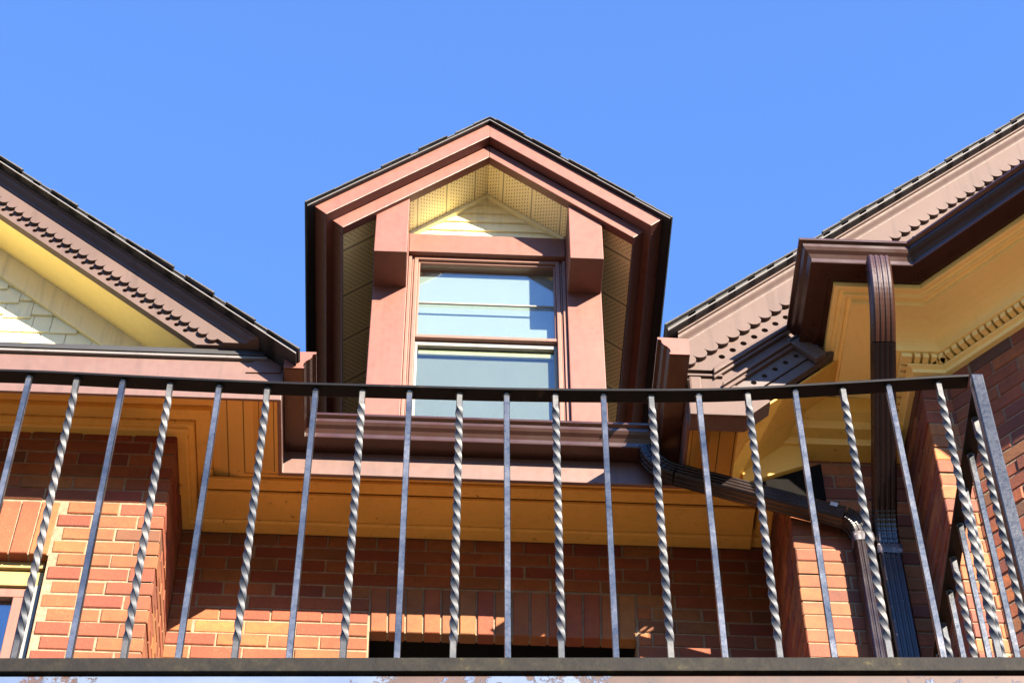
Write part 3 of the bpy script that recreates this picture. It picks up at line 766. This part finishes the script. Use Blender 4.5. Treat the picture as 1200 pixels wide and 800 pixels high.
# --- the dormer --------------------------------------------------------------------
DX, DZ, DS = .238, 11.532, .947
zd = lambda x: DZ - DS * abs(x - DX)
dl, dr = (lambda x: DZ + DS * (x - DX)), (lambda x: DZ - DS * (x - DX))
dm = empty('dormer', (DX, 8.2, H + 9.0), house); dm['label'] = 'gabled dormer clad in brown metal'
hw = .955
for line, s in ((dl, -1), (dr, 1)):
    xe = DX + s * hw
    roof_slab(dm, line, xe, DX, 7.268, 10.2, .022)
    # outer board: rake and eave, cut square to the slope
    def sq(hb0, v0, v1):
        """lower end of a board cut square to the slope: half widths at its top and bottom line"""
        k = (v1 - v0) * DS / (1 + DS * DS); return hb0, hb0 - k
    def boardpoly(h0, v0, v1, hi=0):
        a, b = sq(h0, v0, v1)
        return [(DX + s * hi, line(DX + s * hi) - v0), (DX + s * a, line(DX + s * a) - v0), (DX + s * b, line(DX + s * b) - v1), (DX + s * hi, line(DX + s * hi) - v1)]
    mb = MB(); mb.prism(boardpoly(.918, .0225, .150), 7.288, 7.345); mb.build('rake_board', M['clad'], dm, .003)
    mb = MB(); mb.prism(boardpoly(.918, .0225, .150, .72), 7.3455, 10.2); mb.build('eave_board', M['clad'], dm, .003)
    mb = MB(); mb.prism(boardpoly(.822, .1505, .265), 7.348, 7.398); mb.build('rake_trim', M['clad'], dm, .003)
    mb = MB(); mb.prism(boardpoly(.822, .1505, .265, .765), 7.3985, 10.2); mb.build('eave_trim', M['clad'], dm, .003)
    # soffit: gable overhang and eave overhang
    mb = MB(); mb.prism([(DX, line(DX) - .20), (DX + s * .43, line(DX + s * .43) - .20), (DX + s * .43, line(DX + s * .43) - .23), (DX, line(DX) - .23)], 7.3985, 7.66); mb.build('soffit', M['perfx'], dm)
    mb = MB(); mb.prism([(DX + s * .4305, line(DX + s * .4305) - .20), (DX + s * .764, line(DX + s * .764) - .20), (DX + s * .764, line(DX + s * .764) - .23), (DX + s * .4305, line(DX + s * .4305) - .23)], 7.3985, 10.2); mb.build('soffit', M['perfy'], dm)
    # corner pilaster and its bracket
    xo, xi = (-.361, -.182) if s < 0 else (.845, .663)
    x0, x1 = min(xo, xi), max(xo, xi)
    mb = MB(); mb.box(x0, x1, 7.60, 7.72, 8.9, 10.9); mb.build('pilaster', M['clad'], dm, .004)
    mb = MB(); mb.prism([(x0 + .003, 10.375), (x1 - .003, 10.375), (x1 - .003, line(x1) - .225), (x0 + .003, line(x0) - .225)], 7.372, 7.605); mb.build('bracket', M['clad'], dm, .004)
    # white trim where siding meets soffit
    mb = MB(); mb.prism([(DX, line(DX) - .232), (DX + s * .42, line(DX + s * .42) - .232), (DX + s * .42, line(DX + s * .42) - .262), (DX, line(DX) - .262)], 7.612, 7.64); mb.build('siding_trim', M['pale'], dm, .002)
    # side wall
    mb = MB(); mb.box(min(xo, xo - s * .08), max(xo, xo - s * .08), 7.722, 10.2, 8.9, 10.75 if s < 0 else 10.74); mb.build('side_wall', M['clad'], dm)
mb = MB(); mb.box(-.181, .662, 7.597, 7.70, 10.70, 10.868); mb.build('beam', M['clad'], dm, .004)
mb = MB(); z = 10.80
while z < 11.3:
    za, zb = z, z + .085
    wl_, wh_ = (DZ - .24 - za) / DS, (DZ - .24 - zb - .01) / DS
    if wh_ < .02: wh_ = .005
    if wl_ > .03:
        wl_ = min(wl_, .42); wh_ = min(wh_, .42)
        mb.add([(DX - wl_, 7.632, za), (DX + wl_, 7.632, za), (DX + wh_, 7.646, zb + .01), (DX - wh_, 7.646, zb + .01), (DX - wl_, 7.655, za), (DX + wl_, 7.655, za), (DX + wh_, 7.655, zb + .01), (DX - wh_, 7.655, zb + .01)],
               [(0, 1, 2, 3), (4, 7, 6, 5), (0, 4, 5, 1), (1, 5, 6, 2), (2, 6, 7, 3), (3, 7, 4, 0)])
    z += .085
mb.build('siding', M['pale'], dm)
mb = MB(); mb.prism([(DX - .42, 10.72), (DX + .42, 10.72), (DX + .42, zd(DX + .42) - .22), (DX, DZ - .22), (DX - .42, zd(DX - .42) - .22)], 7.662, 7.70); mb.build('gable_wall', M['cream'], dm)
# dormer window: double-hung sashes behind a storm frame
dw = empty('dormer_window', (DX, 7.68, H + 9.2), house)
x0, x1, zb, zt = -.180, .661, 9.0, 10.698
mb = MB(); mb.box(x0, x0 + .018, 7.622, 7.72, zb, zt); mb.box(x1 - .018, x1, 7.622, 7.72, zb, zt); mb.box(x0 + .019, x0 + .030, 7.636, 7.72, zb, zt); mb.box(x1 - .030, x1 - .019, 7.636, 7.72, zb, zt)
mb.box(x0 + .031, x0 + .052, 7.628, 7.72, zb, zt - .022); mb.box(x1 - .052, x1 - .031, 7.628, 7.72, zb, zt - .022); mb.box(x0 + .031, x1 - .031, 7.628, 7.72, zt - .0215, zt)
mb.build('frame', M['frame'], dw, .003)
a, b = x0 + .053, x1 - .053
mb = MB(); mb.box(a, a + .010, 7.645, 7.69, 10.028, zt - .023); mb.box(b - .010, b, 7.645, 7.69, 10.028, zt - .023); mb.box(a, b, 7.640, 7.69, 10.003, 10.026); mb.box(a + .011, b - .011, 7.645, 7.69, zt - .034, zt - .023)
us = mb.build('sash', M['frame'], dw, .002, label='upper window sash')
mb = MB(); mb.box(a + .0105, b - .0105, 7.668, 7.672, 10.027, zt - .035); mb.build('pane', M['glass'], us)
mb = MB(); mb.box(a + .011, b - .011, 7.655, 7.6655, 10.318, 10.328); mb.build('storm_rail', M['greywood'], us)
mb = MB(); mb.box(a, a + .014, 7.665, 7.70, 9.0, 9.966); mb.box(b - .014, b, 7.665, 7.70, 9.0, 9.966); mb.box(a, b, 7.665, 7.70, 9.967, 10.000)
ls = mb.build('sash', M['greywood'], dw, .002, label='lower window sash')
mb = MB(); mb.box(a + .015, b - .015, 7.684, 7.688, 9.0, 9.966); mb.build('pane', M['screen'], ls)
mb = MB(); mb.box(a + .02, b - .02, 7.690, 7.700, 9.925, 9.955); mb.build('inner_rail', M['pale'], dw)
mb = MB(); mb.box(a - .02, b + .02, 7.712, 7.716, 9.0, 10.69); mb.build('blind', M['blind'], dw)
mb = MB(); mb.box(a - .05, b + .05, 7.95, 7.97, 8.9, 10.80); mb.box(a - .06, a - .05, 7.72, 7.97, 8.9, 10.80); mb.box(b + .05, b + .06, 7.72, 7.97, 8.9, 10.80); mb.box(a - .06, b + .06, 7.72, 7.97, 10.80, 10.82); mb.build('room', M['dark'], dw)

# ================================================================== THE BALCONY AND ITS RAILING
RD = Vector((.99904, -.0437, 0)).normalized(); RN = Vector((-RD.y, RD.x, 0))
RA = Vector((-.889, 3.645, 0))
def rp(u, v=0, z=0): return RA + RD * u + RN * v + Vector((0, 0, z))
UE = 2.168; ZR = 3.628
knots = [(-1.3, 4.60), (-.086, 4.565), (.146, 4.545), (.486, 4.519), (.822, 4.504), (1.05, 4.494), (1.28, 4.490), (1.50, 4.490), (1.61, 4.494), (1.723, 4.506), (1.946, 4.526), (2.168, 4.548)]
def railz(u):
    for (a, za), (b, zb) in zip(knots, knots[1:]):
        if a <= u <= b:
            t = (u - a) / (b - a); return za + t * (zb - za)
    return knots[0][1] if u < 0 else knots[-1][1]
def smooth(u): return sum(railz(u + d) * w for d, w in ((-.09, .2), (-.045, .2), (0, .2), (.045, .2), (.09, .2)))
UL = -.9; RETL = 3.28
bal = empty('balcony', tuple(rp(.6, 1.2, H + 3.3)))
tag(bal, 'balcony deck with a white peeling edge board under the iron railing', 'balcony')
def rail_prism(mb, u0, u1, v0, v1, z0, z1):
    p = [rp(u0, v0), rp(u1, v0), rp(u1, v1), rp(u0, v1)]; mb.plan([(q.x, q.y) for q in p], z0, z1)
mb = MB(); rail_prism(mb, UL - .15, UE + .16, -.006, .03, 3.26, ZR - .060); mb.build('edge_board', M['peel'], bal, .003)
for k in range(23):
    pass
mb = MB()
v = .034
while v < RETL:
    rail_prism(mb, UL - .15, UE + .12, v, v + .138, ZR - .085, ZR - .058); v += .144
mb.build('floor_boards', M['deck'], bal, .003)
mb = MB()
for u in (UL, .5, 1.4, UE + .05): rail_prism(mb, u - .02, u + .02, .034, RETL, 3.32, ZR - .087)
mb.build('joists', M['deck'], bal)
for u in (UL, UE):
    mb = MB(); rail_prism(mb, u - .05, u + .05, .04, .14, -H, 3.318); mb.build('post', M['greywood'], bal, .004)

rail = empty('iron_railing', tuple(rp(.6, 0, H + ZR)))
tag(rail, 'iron balcony railing of alternating twisted and plain grey bars under a black handrail', 'railing')
# top rail: flat bar that follows the dip of the bent railing
def barpts(u0, u1, n, f): return [f(u0 + (u1 - u0) * i / n) for i in range(n + 1)]
sec = [(-.019, 0), (.019, 0), (.019, .0095), (-.019, .0095)]
def flatbar(pts, side, w, t):
    mb = MB(); n = len(pts)
    for p in pts:
        for a, z in ((-w, 0), (w, 0), (w, t), (-w, t)): mb.v.append(tuple(p + side * a + Vector((0, 0, z))))
    for i in range(n - 1):
        for j in range(4): mb.f.append((i * 4 + j, i * 4 + (j + 1) % 4, i * 4 + 4 + (j + 1) % 4, i * 4 + 4 + j))
    mb.f.append((0, 1, 2, 3)); mb.f.append((n * 4 - 1, n * 4 - 2, n * 4 - 3, n * 4 - 4)); return mb
flatbar(barpts(UL, UE - .018, 60, lambda u: rp(u, 0, smooth(u))), RN, .0185, .0085).build('handrail', M['blackmetal'], rail, .0015)
flatbar([rp(UE + .012, .03, 4.545), rp(UE + .012, RETL, 4.545)], RD, .0185, .0085).build('handrail', M['blackmetal'], rail, .0015)
mb = MB(); rail_prism(mb, UL - .15, UE + .14, -.014, .022, ZR - .054, ZR - .0145); mb.build('bottom_rail', M['mossy'], rail, .0025)
mb = MB(); rail_prism(mb, UE - .004, UE + .028, .0225, RETL, ZR - .030, ZR - .0145); mb.build('bottom_rail', M['mossy'], rail, .002)
mb = MB(); rail_prism(mb, UE - .012, UE + .017, -.016, .013, ZR - .0145, 4.5575); mb.build('post', M['poststeel'], rail, .003)
mb = MB(); rail_prism(mb, UE - .018, UE + .022, RETL - .03, RETL + .01, ZR - .0145, 4.554); mb.build('post', M['steel'], rail, .003)
mb = MB(); rail_prism(mb, UL - .02, UL + .02, -.02, .02, ZR - .0145, 4.61); mb.build('post', M['steel'], rail, .003)
# one plain and one twisted baluster of unit design height; copies share the mesh
HB = .92; BW = .0070
def baluster_mesh(twist):
    mb = MB(); n = 260 if twist else 1; t0, t1 = .055, HB - .05
    sec = []
    for k in range(4):
        for d in ((-.86, 1), (.86, 1)) if twist else ((-.86, 1), (.86, 1)):
            c_, s_ = math.cos(k * math.pi / 2), math.sin(k * math.pi / 2)
            sec.append(((d[0] * c_ - d[1] * s_) * BW, (d[0] * s_ + d[1] * c_) * BW))
    m = len(sec)
    for i in range(n + 1):
        z = HB * i / n; a = -max(0, min(z, t1) - t0) / .172 * 2 * math.pi if twist else 0
        for x, y in sec: mb.v.append((x * math.cos(a) - y * math.sin(a), x * math.sin(a) + y * math.cos(a), z))
    for i in range(n):
        for k in range(m): mb.f.append((i * m + k, i * m + m + k, i * m + m + (k + 1) % m, i * m + (k + 1) % m))
    mb.f.append(tuple(range(m))); mb.f.append(tuple(n * m + k for k in reversed(range(m))))
    for z0, z1 in ((0, .007), (HB - .006, HB)):
        r0, r1 = (BW * 1.55, BW * 1.15) if z0 == 0 else (BW * 1.15, BW * 1.5)
        ring = [(math.cos(q * math.pi / 4 + .3) * r, math.sin(q * math.pi / 4 + .3) * r, z) for z, r in ((z0 + .0002, r0), (z1 - .0002, r1)) for q in range(8)]
        mb.add(ring, [(q, (q + 1) % 8, 8 + (q + 1) % 8, 8 + q) for q in range(8)] + [tuple(range(7, -1, -1)), tuple(range(8, 16))])
    o = mb.build('baluster', M['twiststeel'] if twist else M['steel'], None, 0, at=(0, 0, 0), lift=0)
    return o
protos = {}
def put_baluster(p, top, tw, v):
    key = tw
    if key not in protos:
        o = protos[key] = baluster_mesh(tw)
    else:
        o = protos[key].copy(); C.objects.link(o)
    zb = ZR - .0145; h = top - zb
    o.parent = rail; o.location = p + Vector((0, 0, H + zb)) - WORLD[rail]
    o.scale = (1, 1, h / HB)
    yaw = math.atan2(RD.y, RD.x) + random.uniform(-.05, .05)
    o.rotation_euler = (random.uniform(-.002, .002), random.uniform(-.003, .003), yaw)
    o['label'] = 'twisted square bar' if tw else 'plain square bar'
for k in range(-8, 19):
    u = .031 + .1135 * k + random.uniform(-.002, .002)
    if u < UL + .04 or u > UE - .05: continue
    put_baluster(rp(u), smooth(u) - .0002, k % 2 == 0, 0)
for k in range(1, 28):
    v = .1135 * k
    if v > RETL - .06: break
    put_baluster(rp(UE + .012, v), 4.5448, k % 2 == 1, 0)

# ================================================================== GROUND
mb = MB(); mb.add([(-300, -300, 0), (300, -300, 0), (300, 300, 0), (-300, 300, 0)], [(0, 1, 2, 3)])
g = mb.build('ground', M['ground'], None, lift=0); g['kind'] = 'structure'; g['label'] = 'pale pavement in front of the house'

# unseen dark ring added round the horizon to block low sky light
mb = MB(); N = 120; hr = random.Random(3)
rings = [(70, -.2), (85, 7), (100, 15), (130, 26), (170, 38), (240, 30), (299, -2)]
for i in range(N):
    a = 2 * math.pi * i / N; f = 1 + .07 * math.sin(3 * a + 1) + .05 * math.sin(11 * a) + hr.uniform(-.05, .05)
    toward = max(0, math.cos(a - math.atan2(-1, .66))) ** 12          # ring dips towards the sun so direct light still passes
    for r, z in rings: mb.v.append((math.cos(a) * r, math.sin(a) * r, z * f * (1 - .25 * toward) if z > 0 else z))
m = len(rings)
for i in range(N):
    for j in range(m - 1): mb.f.append((i * m + j, i * m + j + 1, (i + 1) % N * m + j + 1, (i + 1) % N * m + j))
hl = mb.build('horizon_blocker', M['horizon_dark'], None, lift=0, smooth=True); hl['kind'] = 'structure'; hl['label'] = 'unseen dark ring added to block low sky light'

# ================================================================== CAMERA, SUN, SKY
F = 2860.0
zen = Vector((590 - 600, 400 + 1790, F)).normalized(); dep = Vector((387 - 600, 400 - 4138, F))
dep = (dep - zen * dep.dot(zen)).normalized(); xx = dep.cross(zen)
if xx.x < 0: xx = -xx
cam = bpy.data.cameras.new('camera'); co = bpy.data.objects.new('camera', cam); C.objects.link(co)
cam.sensor_width = 36; cam.lens = F / 1200 * 36; cam.clip_end = 2000; cam.clip_start = .05
right = Vector((xx.x, dep.x, zen.x)); up = Vector((xx.y, dep.y, zen.y)); fwd = Vector((xx.z, dep.z, zen.z))
co.matrix_world = Matrix(((right.x, up.x, -fwd.x, 0), (right.y, up.y, -fwd.y, 0), (right.z, up.z, -fwd.z, H), (0, 0, 0, 1)))
sc.camera = co

SV = Vector((.58, -1, .545)).normalized()            # towards the sun
sun = bpy.data.lights.new('sun', 'SUN'); so = bpy.data.objects.new('sun', sun); C.objects.link(so)
sun.energy = 4.8; sun.angle = math.radians(.53); sun.color = (1, .87, .70)
so.rotation_euler = SV.to_track_quat('Z', 'Y').to_euler(); so.location = (6, -8, 12)
w = bpy.data.worlds.new('World'); sc.world = w; w.use_nodes = True
nt = w.node_tree; sky = nt.nodes.new('ShaderNodeTexSky'); sky.sky_type = 'NISHITA'; sky.sun_disc = False
sky.sun_elevation = math.asin(SV.z); sky.sun_rotation = math.atan2(SV.x, SV.y)
sky.air_density = 1.0; sky.dust_density = 0; sky.ozone_density = 3.0
hs = nt.nodes.new('ShaderNodeHueSaturation'); hs.inputs['Saturation'].default_value = 1.0
nt.links.new(sky.outputs[0], hs.inputs['Color']); tm = nt.nodes.new('ShaderNodeMix'); tm.data_type = 'RGBA'; tm.blend_type = 'MULTIPLY'; tm.inputs[0].default_value = 1; tm.inputs[7].default_value = (.82, 1.08, 1.5, 1)
nt.links.new(hs.outputs[0], tm.inputs[6]); nt.links.new(tm.outputs[2], nt.nodes['Background'].inputs[0]); nt.nodes['Background'].inputs[1].default_value = .060
sc.view_settings.view_transform = 'Standard'; sc.view_settings.look = 'None'; sc.view_settings.gamma = 1
sc.view_settings.use_curve_mapping = False; sc.view_settings.exposure = 2.6
sc.cycles.use_denoising = True
sc.cycles.max_bounces = 8; sc.cycles.diffuse_bounces = 4; sc.cycles.glossy_bounces = 4; sc.cycles.transparent_max_bounces = 12
